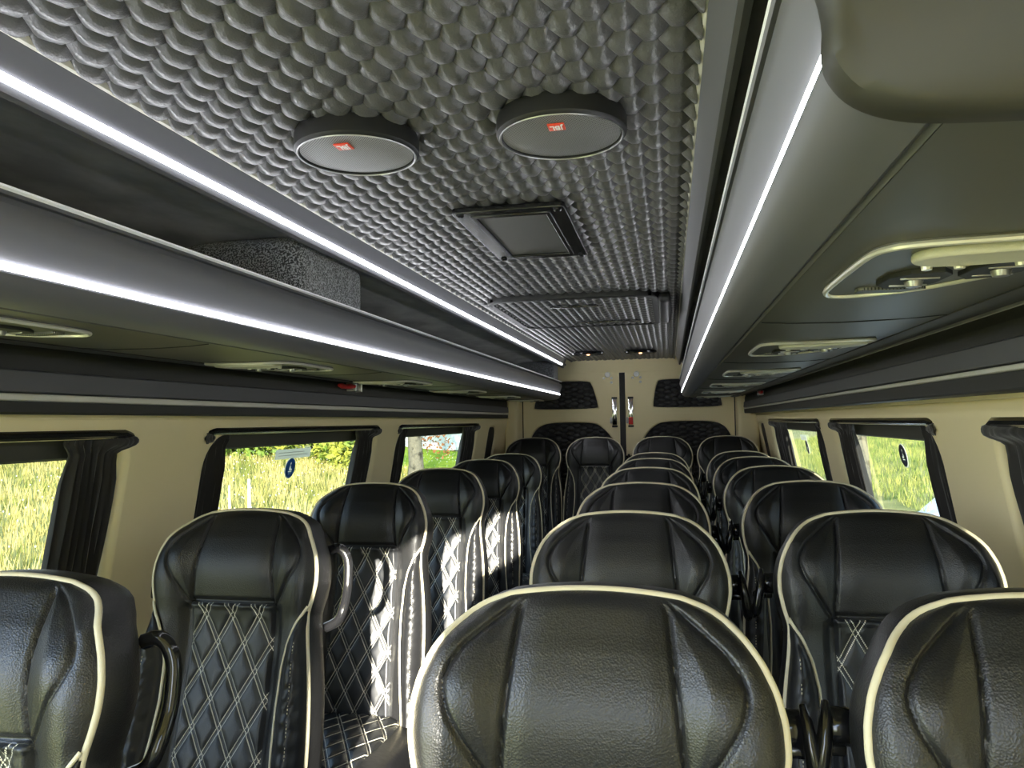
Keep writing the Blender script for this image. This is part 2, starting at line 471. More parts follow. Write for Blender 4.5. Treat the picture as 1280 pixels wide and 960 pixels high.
RACK = [(.440, .299), (.438, .2955), (.440, .292), (.455, .294), (.455, .284), (.441, .281), (.4385, .272), (.4375, .262), (.440, .254), (.445, .240), (.450, .225), (.454, .213),
        (.457, .2015), (.4495, .1985), (.4480, .1955), (.450, .189), (.4555, .180), (.465, .1715), (.480, .1650), (.503, .1615), (.506, .1655), (.509, .1655), (.511, .161)]
def rack(s, y0, y1, w):
    t = thing('luggage_rack', 'long grey overhead luggage rack with white light strip along the %s side' % w, 'luggage rack', (side(.6, s), (y0+y1)/2, .16), 'overhead luggage racks')
    back = [(.511, .175), (.486, .178), (.472, .186), (.466, .205), (.458, .25), (.455, .299)]
    obj('front_fascia', sweep([(side(r, s), z) for r, z in RACK+back], [y0, y1]), M['rack_face'], t, angle=30)
    obj('lip_trim', sweep([(side(r, s), z) for r, z in ((.4385, .3035), (.437, .300), (.4385, .2965), (.456, .2965), (.456, .3035))], [y0, y1]), M['lip'], t, angle=20)
    obj('light_strip', sweep([(side(r, s), z) for r, z in ((.4545, .2095), (.4500, .2075), (.4495, .2005), (.4520, .1995), (.4600, .200), (.457, .2095))], [y0+.012, y1-.02]), M['led'], t, angle=20)
    und = [(.512, .161), (.56, .1575), (.64, .156), (.74, .158), (.81, .163), (.853, .170), (.87, .175), (.87, .19), (.80, .185), (.60, .180), (.512, .176)]
    obj('underside_panel', sweep([(side(r, s), z) for r, z in und], [y0, y1]), M['rack_under'], t)
    obj('edge_rail', sweep([(side(r, s), z) for r, z in ((.80, .160), (.815, .1565), (.85, .160), (.87, .168), (.87, .176), (.80, .172))], [y0, y1]), M['panel_dark'], t, angle=20)
    cap = smooth_poly([(.4375, .30), (.4365, .262), (.4490, .222), (.4470, .198), (.4490, .186), (.4600, .171), (.480, .161), (.51, .156), (.64, .152), (.74, .154), (.81, .159), (.873, .170)], 2, False)+[(.873, .47), (.462, .47), (.462, .31)]
    V = []; F = []; n = len(cap); cc = np.array([.65, .30])
    for yy, k in ((y0, 1.), (y0-.010, 1.), (y0-.018, .985), (y0-.022, .95)):
        for q in cap:
            p = cc+(np.array(q)-cc)*k; V.append((side(p[0], s), yy, p[1]))
    for i in range(3):
        for k in range(n): F.append((i*n+k, i*n+(k+1) % n, (i+1)*n+(k+1) % n, (i+1)*n+k))
    F.append(tuple(3*n+k for k in range(n)))
    obj('end_cap', (V, F), M['cap'], t, angle=40)
    return t
RL = rack(-1, YF, 5.80, 'left')
RR_ = rack(1, .445, 5.80, 'right')
# consoles under the racks: reading lamp, two air nozzles
CON = [(.550, .79), (.556, .755), (.575, .735), (.66, .722), (.76, .728), (.775, .75), (.765, .80), (.72, .90), (.66, .985), (.60, 1.025), (.565, 1.03), (.551, 1.005), (.549, .95)]
def undz(r):
    return np.interp(r, [.512, .56, .64, .74, .81, .853], [.161, .1575, .156, .158, .163, .170])
def console(s, yo, par):
    P = smooth_poly([(r, y-.88) for r, y in CON], 2)
    z = lambda r: float(undz(r))
    g = bpy.data.objects.new('reading_console', None)
    V, F = plate(P, [], .006, .002)
    q = obj('console', ([(side(a, s), yo+b, z(a)-.001+c) for a, b, c in V], F), M['rack_under'], par)
    obj('bezel', tube([(side(a, s), yo+b, z(a)-.0045) for a, b in P], .0034, 8, True), M['ring'], q)
    # reading lamp lens
    L = [(.592, -.085), (.60, -.115), (.66, -.128), (.755, -.120), (.765, -.09), (.745, -.072), (.66, -.066), (.61, -.066)]
    V, F = plate(smooth_poly(L, 2), [], .010, .004)
    obj('reading_lamp', ([(side(a, s), yo+b, z(a)-.006+c) for a, b, c in V], F), M['lens'], q)
    for cr_, cy_ in ((.628, .035), (.700, -.005)):
        Q = [(cr_-.030, cy_-.045), (cr_+.030, cy_-.052), (cr_+.024, cy_+.040), (cr_-.032, cy_+.045)]
        V, F = plate(smooth_poly(Q, 1), [], .007, .0015)
        obj('air_nozzle', ([(side(a, s), yo+b, z(a)-.0045+c) for a, b, c in V], F), M['rubber'], q)
        obj('nozzle_knob', lathe([(.0001, -.010), (.008, -.009), (.010, -.003), (.010, .002)], (side(cr_, s), yo+cy_, z(cr_)-.005), seg=14), M['steel'], q)
        for k in (-1, 1):
            obj('louvre', box(side(cr_, s)-.020, yo+cy_+k*.022-.0015, z(cr_)-.0095, side(cr_, s)+.020, yo+cy_+k*.022+.0015, z(cr_)-.006, .001), M['steel'], q)
    for rr2 in (.615, .645, .70):
        obj('button', lathe([(.0001, -.006), (.005, -.006), (.006, 0)], (side(rr2, s), yo-.052, z(.64)-.005), seg=10), M['ring'], q)
    V, F = plate(rr(.585, .095, .66, .118, .006, 3), [], .006, .001)
    obj('speaker_slot', ([(side(a, s), yo+b, z(a)-.004+c) for a, b, c in V], F), M['vent_mesh'], q)
for k in range(6): console(1, .88+.915*k, RR_)
for k in range(6): console(-1, .94+.915*k, RL)
# cross seams of the underside
for s, par in ((-1, RL), (1, RR_)):
    for k in range(6):
        y = 1.34+.915*k
        if y > 5.7: continue
        pts = [(side(r, s), y, float(undz(r))-.0005) for r in np.linspace(.515, .80, 8)]
        obj('seam', tube(pts, .0012, 5), M['black'], par)

# felt boxes in the left rack
def fbox(x0, y0, z0, x1, y1, z1, b): return box(x0, y0, z0, x1, y1, z1, b, 5)
tag(obj('felt_box', fbox(-1.20, 1.62, .19, -.828, 2.02, .447, .05), M['felt']), 'grey speckled felt box standing in the left luggage rack', 'box')
tag(obj('felt_divider', fbox(-1.20, 5.62, .19, -.83, 5.86, .447, .03), M['felt']), 'grey felt end panel closing the left rack by the rear doors', 'panel')
tag(obj('felt_divider', fbox(.105, 5.72, .19, .46, 5.9, .447, .03), M['felt']), 'grey felt end panel closing the right rack by the rear doors', 'panel')

# ------------------------------------------------------------------ side headers under the racks
for s, w, X, zz in ((-1, 'left', -1.215, (.172, .115, .071, .0545, .029)), (1, 'right', .530, (.170, .122, .081, .069, .038))):
    h = thing('trim_header_%s' % w, None, None, (X, 3, zz[4]), kind='structure')
    y0, y1 = YF, 5.78
    a, b, c, d, e = zz
    bk = X+s*.05
    obj('leather_band', sweep([(X+s*.012, a), (X+s*.006, a-.02), (X+s*.005, b), (bk, b), (bk, a)], [y0, y1]), M['header_leather'], h, smooth=False)
    obj('grey_band', sweep([(X+s*.002, b-.001), (X-s*.001, b-.004), (X-s*.004, c+.002), (X-s*.001, c), (bk, c), (bk, b-.001)], [y0, y1]), M['header_grey'], h, angle=30)
    obj('metal_strip', sweep([(X-s*.001, c-.0025), (X-s*.003, c-.005), (X-s*.003, d+.002), (X-s*.001, d), (bk, d), (bk, c-.0025)], [y0, y1]), M['beige_trim'], h, angle=30)
    obj('black_band', sweep([(X, d-.001), (X+s*.001, e+.004), (X+s*.006, e), (X+s*.13, e), (X+s*.13, d-.001)], [y0, y1]), M['header_leather'], h, smooth=False)
    if s < 0: tag(obj('wall_left_upper', box(-1.33, YF, .02, -1.262, YE+.2, .56, 0), M['cream'], smooth=False), kind='structure')
    else: tag(obj('wall_right_upper', box(.60, YF, .03, .70, YE+.2, .56, 0), M['cream'], smooth=False), kind='structure')

# emergency hammers
def hammer(x, s, y, z, label):
    t = thing('emergency_hammer', label, 'hammer', (x, y, z-.02), 'red emergency hammers')
    obj('handle', tube([(x, y+k, z+.002*sin(k*40)) for k in np.linspace(-.09, .05, 10)], [.006, .009, .010, .009, .009, .010, .010, .009, .008, .007], 10), M['red'], t)
    obj('hammer_head', tube([(x, y+.068, z-.02), (x, y+.068, z-.012), (x, y+.068, z+.012), (x, y+.068, z+.02)], [.003, .009, .009, .003], 10), M['steel'], t)
    obj('bracket', box(x-s*-.0, y+.03, z-.014, x+s*.03, y+.12, z+.012, .003), M['ring'], t)
hammer(-1.198, -1, 2.75, .145, 'red emergency hammer under the left luggage rack')
hammer(.512, 1, 4.60, .148, 'red emergency hammer under the right luggage rack near the rear')

# ------------------------------------------------------------------ side walls with window openings
def lean(z):                      # the wall swells outwards below the header
    z = np.asarray(z)
    return .2*np.clip(-z, 0, .5)+.05*np.clip(-z-.5, 0, 1)
WTOP = -.012
wins = {-1: [(.56, 1.655), (1.955, 3.275), (3.52, 5.12)], 1: [(.95, 1.76), (2.09, 3.35), (3.58, 5.32)]}
slots = {-1: (5.43, 5.72), 1: (5.66, 6.02)}
WX = {-1: WL, 1: WR}
def wall_xyz(s, V, off=0.):
    out = []
    for a, b, c in V:
        out.append((WX[s]+s*(float(lean(b))+c+off), a, b))
    return out
def fl(F, s): return F if s < 0 else [f[::-1] for f in F]
n_w = 0
for s, w in ((-1, 'left'), (1, 'right')):
    holes = [rr(y0, -.66, y1, WTOP, (.075, .11, .08, .08), 7) for y0, y1 in wins[s]]
    holes.append(rr(slots[s][0], -.60, slots[s][1], WTOP-.01, (.10, .05, .04, .04), 6))
    outer = [(YF, -1.42), (YE+.1, -1.42)]
    # subdivide upright edges so the swelling follows
    outer = [(y, -1.42) for y in np.linspace(YF, YE+.1, 2)]+[(YE+.1, z) for z in (-.9, -.5, -.25, 0)]+[(YE+.1, .06), (YF, .06)]+[(YF, z) for z in (0, -.25, -.5, -.9)]
    V, F = plate(outer, holes, .055, .014)
    tag(obj('wall_'+w, (wall_xyz(s, V, .0275), fl(F, s)), M['cream'], angle=50), 'cream moulded side wall of the cabin on the %s' % w, kind='structure')
    for k, (y0, y1) in enumerate(wins[s]):
        n_w += 1
        t = thing('window_%d' % n_w, None, None, (WX[s]+s*.06, (y0+y1)/2, -.66), kind='structure')
        V, F = plate(rr(y0-.03, -.69, y1+.03, WTOP+.03, .09, 6), [rr(y0+.02, -.63, y1-.02, WTOP-.05, .05, 6)], .012, .003)
        obj('window_frame', (wall_xyz(s, V, .064), fl(F, s)), M['rubber'], t)
        V, F = plate(rr(y0-.03, -.69, y1+.03, WTOP+.03, .09, 6), [], .004)
        # pane split so that it follows the lean
        g = np.array([[(WX[s]+s*(float(lean(z))+.078), y, z) for y in np.linspace(y0-.02, y1+.02, 3)] for z in np.linspace(WTOP+.02, -.68, 8)])
        obj('glass', grid(g), M['glass'], t)
        g = []
        for y in np.linspace(y0, y1, 3): g.append([(WX[s]+s*(float(lean(z))+d), y, z) for z, d in ((WTOP+.01, .055), (WTOP-.055, .055), (WTOP-.060, .060), (WTOP-.060, .075))])
        obj('tinted_band', grid(np.array(g)), M['tint'], t, smooth=False)
    y0, y1 = slots[s]
    n_w += 1
    t = thing('window_%d' % n_w, None, None, (WX[s]+s*.04, (y0+y1)/2, -.6), kind='structure')
    g = np.array([[(WX[s]+s*(float(lean(z))+.016), y, z) for y in (y0-.02, y1+.02)] for z in (.0, -.25, -.5, -.64)])
    obj('dark_pane', grid(g), M['rubber'], t)

# curtain rails and curtains
def rail(s, y0, y1, label):
    x = WX[s]-s*.004
    pts = [(x+s*.035, y0, WTOP-.02), (x+s*.012, y0+.012, WTOP-.006), (x+s*.008, y0+.04, WTOP-.002)]+[(x+s*.008, y, WTOP-.002) for y in np.linspace(y0+.1, y1-.1, 4)]+[(x+s*.008, y1-.04, WTOP-.002), (x+s*.012, y1-.012, WTOP-.008), (x+s*.035, y1, WTOP-.02)]
    tag(obj('curtain_rail', tube(pts, .0105, 8), M['gloss_black']), label, 'curtain rail')
names = {-1: ['nearest left window', 'middle left window', 'rearmost left window'], 1: ['nearest right window', 'middle right window', 'rearmost right window']}
def curtain(s, y0, y1, label, tip):
    """gathered at the side of a window; tip = +1/-1 the side to which the header flares past the window edge"""
    n, m = 56, 26
    zs = np.concatenate([np.linspace(WTOP+.002, WTOP-.05, 9), np.linspace(WTOP-.07, -.74, m-9)])
    ph = rng.uniform(0, 6, 5)
    P = np.zeros((m, n, 3)); w = y1-y0
    for i, z in enumerate(zs):
        d = WTOP-z
        flare = .035*math.exp(-((d-.022)/.016)**2)
        pinch = .020*math.exp(-((d-.055)/.02)**2)
        for j in range(n):
            v = j/(n-1)
            y = y0+pinch*.6+(w-1.2*pinch)*v
            y += flare*((v > .5)*(v-.5)*1.6 if tip > 0 else -(v < .5)*(.5-v)*1.6)
            y += -flare*.6*((v < .5)*(.5-v) if tip > 0 else -(v > .5)*(v-.5))
            a = .011*min(1, .25+d*6)
            ripple = a*sin(2*pi*v*7+ph[0]+.6*sin(z*5+ph[1]))+.4*a*sin(2*pi*v*15+ph[2]+z*7)
            ripple += .002*math.exp(-((d-.02)/.02)**2)*sin(2*pi*v*19+ph[3]+z*90)
            fl_ = flare*max(0, (v-.5 if tip > 0 else .5-v))*2; g = min(1, fl_/.018)
            x = WX[s]+s*(float(lean(z))+.022*(1-g))-s*(ripple*(1-g)+.008*g+abs(ripple)*g*.5)
            P[i, j] = (x, y, z)
    V, F = grid(P)
    Q = P.copy(); Q[:, :, 0] += s*.004
    V2, F2 = grid(Q)
    rim = []
    nn = n*m
    for j in range(n-1):
        rim.append((j, nn+j, nn+j+1, j+1)); b = (m-1)*n; rim.append((b+j+1, nn+b+j+1, nn+b+j, b+j))
    for i in range(m-1):
        rim.append(((i+1)*n, nn+(i+1)*n, nn+i*n, i*n)); rim.append((i*n+n-1, nn+i*n+n-1, nn+(i+1)*n+n-1, (i+1)*n+n-1))
    VF = join((V, F), (V2, [f[::-1] for f in F2]))
    tag(obj('curtain', (VF[0], VF[1]+rim), M['curtain'], angle=80), label, 'curtain', 'black curtains gathered beside the windows')
for s in (-1, 1):
    for k, (y0, y1) in enumerate(wins[s]):
        rail(s, y0, y1, 'glossy black curtain rail along the top of the %s' % names[s][k])
curtain(-1, 1.475, 1.635, 'black gathered curtain at the rear edge of the nearest left window', 1)
curtain(-1, 1.965, 2.105, 'black gathered curtain at the front edge of the middle left window', -1)
curtain(-1, 3.085, 3.255, 'black gathered curtain at the rear edge of the middle left window', 1)
curtain(-1, 3.53, 3.70, 'black gathered curtain at the front edge of the rearmost left window', -1)
curtain(-1, 4.80, 5.10, 'black gathered curtain at the rear edge of the rearmost left window', 1)
curtain(1, 1.40, 1.75, 'black gathered curtain at the rear edge of the nearest right window, by the frame edge', 1)
curtain(1, 2.10, 2.26, 'black gathered curtain at the front edge of the middle right window', -1)
curtain(1, 3.08, 3.33, 'black gathered curtain at the rear edge of the middle right window', 1)
curtain(1, 3.59, 3.80, 'black gathered curtain at the front edge of the rearmost right window', -1)
curtain(1, 4.80, 5.28, 'black gathered curtain at the rear edge of the rearmost right window', 1)

# stickers on the glass
def sticker(s, y, z, R, m1, label):
    x = WX[s]+s*(float(lean(z))+.074)
    k = .2*s*-1
    t = thing('round_sticker', label, 'sticker', (x, y, z-R), 'round seat belt signs on the windows')
    def disc(r0, dz, off): return [(x+s*(.2*-(dz_))-s*off, y+a, z+dz_) for a, dz_ in []]
    def put(poly, off):
        V, F = plate(poly, [], .0012)
        return [(x-s*off-s*.2*b-s*c, y+a, z+b) for a, b, c in V], F
    C = [(R*cos(a), R*sin(a)) for a in np.linspace(0, 2*pi, 32, endpoint=False)]
    obj('rim', put([(a*1.08, b*1.08) for a, b in C], .0), M['label_white'], t)
    fig = [(-.18, .12), (-.10, .28), (.02, .30), (.10, .15), (.16, -.05), (.42, -.10), (.44, -.22), (-.02, -.24), (-.26, -.16)]
    head = [(.0+.14*cos(a), .47+.14*sin(a)) for a in np.linspace(0, 2*pi, 14, endpoint=False)]
    seat_ = [(-.42, -.30), (.40, -.30), (.40, -.40), (.18, -.40), (.18, -.68), (.08, -.68), (.08, -.40), (-.14, -.40), (-.14, -.68), (-.24, -.68), (-.24, -.40), (-.42, -.40)]
    V, F = plate(C, [[(a*R, b*R) for a, b in pl] for pl in (fig, head, seat_)], .0012)
    obj('printed_disc', ([(x-s*.0015-s*.2*b-s*c, y+a, z+b) for a, b, c in V], F), m1, t, smooth=False)
sticker(-1, 2.63, -.158, .036, M['blue'], 'blue and white round seat belt sign on the middle left window')
sticker(1, 2.70, -.128, .036, M['navy'], 'navy round seat belt sign on the middle right window')
sticker(1, 4.52, -.163, .036, M['navy'], 'navy round seat belt sign on the rearmost right window')
def label(s, y0, y1, z0, z1, lab, dark=True):
    f = lambda z: WX[s]+s*(float(lean(z))+.072)
    V, F = plate(rr(y0, z0, y1, z1, .006, 3), [], .0015)
    t = thing('white_label', lab, 'sticker', (f(z0), (y0+y1)/2, z0), 'rectangular window labels')
    obj('sheet', ([(f(b)-s*c, a, b) for a, b, c in V], F), M['label_white'], t)
    for k in range(2):
        z = z0+(z1-z0)*(.35+.3*k)
        V, F = plate([(y0+.02, z-.0012), (y1-.025-.03*k, z-.0012), (y1-.025-.03*k, z+.0012), (y0+.02, z+.0012)], [], .001)
        obj('printed_line', ([(f(b)-s*(c+.0012), a, b) for a, b, c in V], F), M['beige_trim'], t, smooth=False)
label(-1, 2.50, 2.77, -.122, -.087, 'white rectangular label above the blue sign on the middle left window')
label(1, 4.47, 4.66, -.127, -.097, 'white rectangular label on the rearmost right window')

# ------------------------------------------------------------------ rear wall and doors
DXC = -.366
def flatY(V, y): return [(a, y+c, b) for a, b, c in V]
up = {-1: [(-1.09, .085), (-.56, .085), (-.545, .11), (-.60, .31), (-.64, .335), (-1.0, .335), (-1.05, .31), (-1.105, .11)],
      1: [(-.120, .085), (.40, .085), (.425, .11), (.37, .31), (.33, .335), (-.06, .335), (-.105, .31), (-.142, .11)]}
lo = {-1: [(-1.14, -.62), (-.42, -.62), (-.42, -.22), (-.45, -.12), (-.55, -.02), (-.66, .0), (-.95, .0), (-1.06, -.03), (-1.13, -.12), (-1.14, -.2)],
      1: [(.48, -.62), (-.24, -.62), (-.24, -.22), (-.21, -.12), (-.11, -.02), (.0, .0), (.30, .0), (.42, -.03), (.48, -.12), (.49, -.2)]}
dn = 0
for s, w in ((-1, 'left'), (1, 'right')):
    dn += 1
    if s < 0: a0, a1 = -1.172, DXC-.017
    else: a0, a1 = DXC+.017, .492
    t = thing('door_%d' % dn, None, None, ((a0+a1)/2, YE, -1.40), kind='structure')
    outer = rr(a0, -1.38, a1, .382, .02, 4)
    V, F = plate(outer, [smooth_poly(up[s], 2), smooth_poly(lo[s], 2)], .05, .012)
    obj('door_panel', (flatY(V, YE+.025), F), M['cream'], t, angle=50)
    for pl, (x0, x1, z0, z1) in ((0, (min(p[0] for p in up[s])-.02, max(p[0] for p in up[s])+.02, .06, .36)), (1, (min(p[0] for p in lo[s])-.02, max(p[0] for p in lo[s])+.02, -.66, .03))):
        V, F = hexpad(x0, x1, z0, z1, .052, .040, .030, .016, 3)
        P = np.stack([V[:, 0], YE+.050-V[:, 2], V[:, 1]], 1)
        obj('quilted_pad', (P, F), M['door_leather'], t, angle=60)
    hx = DXC+s*.064
    hz0, hz1 = -.035, .175
    obj('handle_plate', box(hx-.019, YE-.016, hz0, hx+.019, YE+.002, hz1, .004), M['chrome'], t)
    for z in (hz0-.012, hz1+.004):
        obj('handle_mount', box(hx-.022, YE-.012, z-.008, hx+.022, YE+.004, z+.008, .003), M['black'], t)
    obj('latch', box(hx-.036, YE-.02, hz0+.01, hx-.021, YE+.002, hz0+.06, .004), M['steel'], t)
    if s > 0: obj('red_reflection', box(hx-.016, YE-.0175, hz0+.002, hx+.016, YE-.0155, hz0+.06, .001), M['red'], t)  # flat red patch painting a reflection on the chrome plate
    px = DXC+s*.115
    obj('hinge_plate', lathe([(.0001, -.008), (.02, -.008), (.024, .002)], (px, YE, .368), axis='Y', seg=20), M['steel'], t)
    for dx, dz in ((-.03, -.05), (.03, -.05), (.03, -.085)):
        obj('bolt', lathe([(.0001, -.004), (.009, -.004), (.011, .002)], (px+dx, YE, .39+dz), axis='Y', seg=12), M['steel'], t)
tag(obj('trim_door_seal', box(DXC-.023, YE-.004, -1.38, DXC+.023, YE+.05, .382, .004), M['rubber']), kind='structure')
for nm, x in (('trim_seal_left', -1.180), ('trim_seal_right', .500)):
    tag(obj(nm, box(x-.007, YE+.0, -1.38, x+.007, YE+.05, .36, .003), M['rubber']), kind='structure')
# rear frame: lintel and corner posts
V, F = plate([(-1.36, .60), (-1.36, -1.42), (-1.187, -1.42), (-1.187, .388), (.507, .388), (.507, -1.42), (.80, -1.42), (.80, .60)], [], .07, .004)
tag(obj('wall_rear', (flatY(V, YE+.030), F), M['cream'], angle=50), 'cream rear frame with lintel around the twin doors', kind='structure')
tag(obj('wall_rear_skin', box(-1.45, YE+.09, -1.42, .85, YE+.12, .60, 0), M['rubber'], smooth=False), kind='structure')
# soft corner posts between the side walls and the door frame
for nm, x0, x1 in (('wall_rear_post_left', -1.30, -1.185), ('wall_rear_post_right', .505, .66)):
    tag(obj(nm, box(x0, YE-.17, -1.40, x1, YE+.02, .20, .03, 4), M['cream']), kind='structure')

# ------------------------------------------------------------------ unseen driver's end, added to shape the light: bulkhead opening cut for sun patches
V, F = plate([(-1.33, -1.42), (.70, -1.42), (.70, .56), (-1.33, .56)], [[(-.25, -.7), (.09, -.7), (.09, .12), (.24, .20), (.33, .26), (.34, .45), (.20, .45), (.10, .34), (-.05, .26), (-.25, .16)]], .03, .004)
tag(obj('wall_sun_blocker', (flatY(V, -.6), F), M['cream']), 'cream bulkhead added out of view, its opening shaping the sun patches', kind='structure')
tag(obj('wall_right_front', box(.64, -.6, -1.42, .70, YF, .56, 0), M['cream'], smooth=False), kind='structure')  # unseen side wall kept solid to block the sun; left side stays open
tag(obj('ceiling_front', box(-1.33, -.6, .56, .70, YF, .60, 0), M['cream'], smooth=False), kind='structure')
# ------------------------------------------------------------------ floor
tag(obj('floor', box(-1.45, YC, -1.48, .85, YE+.1, -1.42, 0), M['carpet'], smooth=False), 'dark cabin floor between the seats', kind='structure')
tag(obj('floor_step', box(-1.30, 4.95, -1.42, .68, YE-.02, -1.34, .01), M['carpet']), 'raised dark floor under the rear row', kind='structure')

# ------------------------------------------------------------------ seats
ZT = 1.22; REC = math.radians(12)
S_PTS = [0, .003, .010, .022, .042, .07, .10, .13, .16, .19, .215, .235, .26, .30, .36, .44, .52, .62, .75]
W_PTS = [.098, .112, .129, .145, .164, .181, .193, .200, .201, .196, .189, .185, .187, .194, .204, .211, .214, .214, .211]
def Wd(s): return np.interp(s, S_PTS, W_PTS)
svals = np.concatenate([np.array([0, .0015, .004, .008, .013, .019]), np.linspace(.022, .235, 105), np.linspace(.24, .75, 50)])
Ws = Wd(svals)
k5 = np.ones(9)/9.
Wsm = np.convolve(np.pad(Ws, 4, mode='edge'), k5, 'valid'); Wsm[:9] = Ws[:9]
def W(s): return np.interp(s, svals, Wsm)
def crown(u): return .010*np.clip(np.abs(u)/.11, 0, 1)**2
def smst(x): x = np.clip(x, 0, 1); return x*x*(3-2*x)
def bulge(s):          # profile of the side view
    return .030*np.exp(-((s-.13)/.085)**2)+.020*np.exp(-((s-.60)/.18)**2)
def seam_in(s): return .083+.018*np.clip(s/.2, 0, 1.2)
LEAF_S = [.006, .03, .06, .085, .105, .13, .16, .19, .215]
LEAF_U = [.085, .115, .145, .160, .165, .158, .140, .121, .104]
def seam_leaf(s): return np.interp(s, LEAF_S, LEAF_U)
_ls = np.linspace(.006, .215, 160); _lu = np.interp(_ls, LEAF_S, LEAF_U)
_k = np.ones(13)/13; _lu = np.convolve(np.pad(_lu, 6, mode='edge'), _k, 'valid')
def leaf_dist(u, s):
    u = np.asarray(u); s = np.asarray(s); sh = u.shape
    a = u.ravel()[:, None]; b = s.ravel()[:, None]
    out = np.empty(a.shape[0])
    for i in range(0, len(out), 4000):
        out[i:i+4000] = np.sqrt(((a[i:i+4000]-_lu)**2+(b[i:i+4000]-_ls)**2).min(1))
    return out.reshape(sh)
def hfront(u, s):
    u = np.asarray(u, float); s = np.broadcast_to(np.asarray(s, float), u.shape)
    au = np.abs(u)
    dE = np.minimum(W(s)-au, s+.001)
    h = .024*np.sqrt(np.clip(1-(1-np.clip(dE/.045, 0, 1))**2, 0, 1))
    h = h+bulge(s)*smst(dE/.07)
    head = 1-smst((s-.205)/.012)
    # headrest seams
    d1 = np.abs(au-seam_in(s))
    d2 = leaf_dist(au, s); d1 = np.where(s < .21, d1, 1)
    d3 = np.where(au < seam_in(s), np.abs(s-.205), 1)
    d = np.minimum(d1, d2)
    crease = -.0065*np.exp(-(d/.0036)**2)*np.clip(s/.01, 0, 1)
    puff = .006*(1-np.exp(-(d/.020)**2))
    h = h+(crease*(1-smst((s-.212)/.012))+puff*(1-smst((s-.195)/.06)))*smst(dE/.02)
    h = h-.008*np.exp(-(d3/.005)**2)
    # lower area steps back a little where the insert and the bolsters sit
    low = smst((s-.207)/.02)
    h = h-low*.010*smst((.13-au)/.02)
    lobe = smst((s-.225)/.05)*smst((au-inner(s)-.002)/.012)
    h = h-lobe*.012
    return h
def inner(s):          # inner piping: from the neck inwards, then down
    return np.interp(s, [.205, .225, .25, .29, .34, .42, .50, .60, .70, .76], [.193, .183, .168, .152, .142, .139, .143, .153, .163, .167])
def place(u, s, h):
    u = np.asarray(u, float); s0 = np.asarray(s, float); s = s0+crown(u)*np.clip(1-s0/.1, 0, 1)
    h = np.asarray(h, float)+.045*smst((np.abs(u)-.085)/.125)*smst((s0+.005)/.07)      # wings reach forward
    return np.stack([u, 0.0+s*(-sin(REC))+h*(-cos(REC)), ZT-s*cos(REC)+h*sin(REC)], -1)

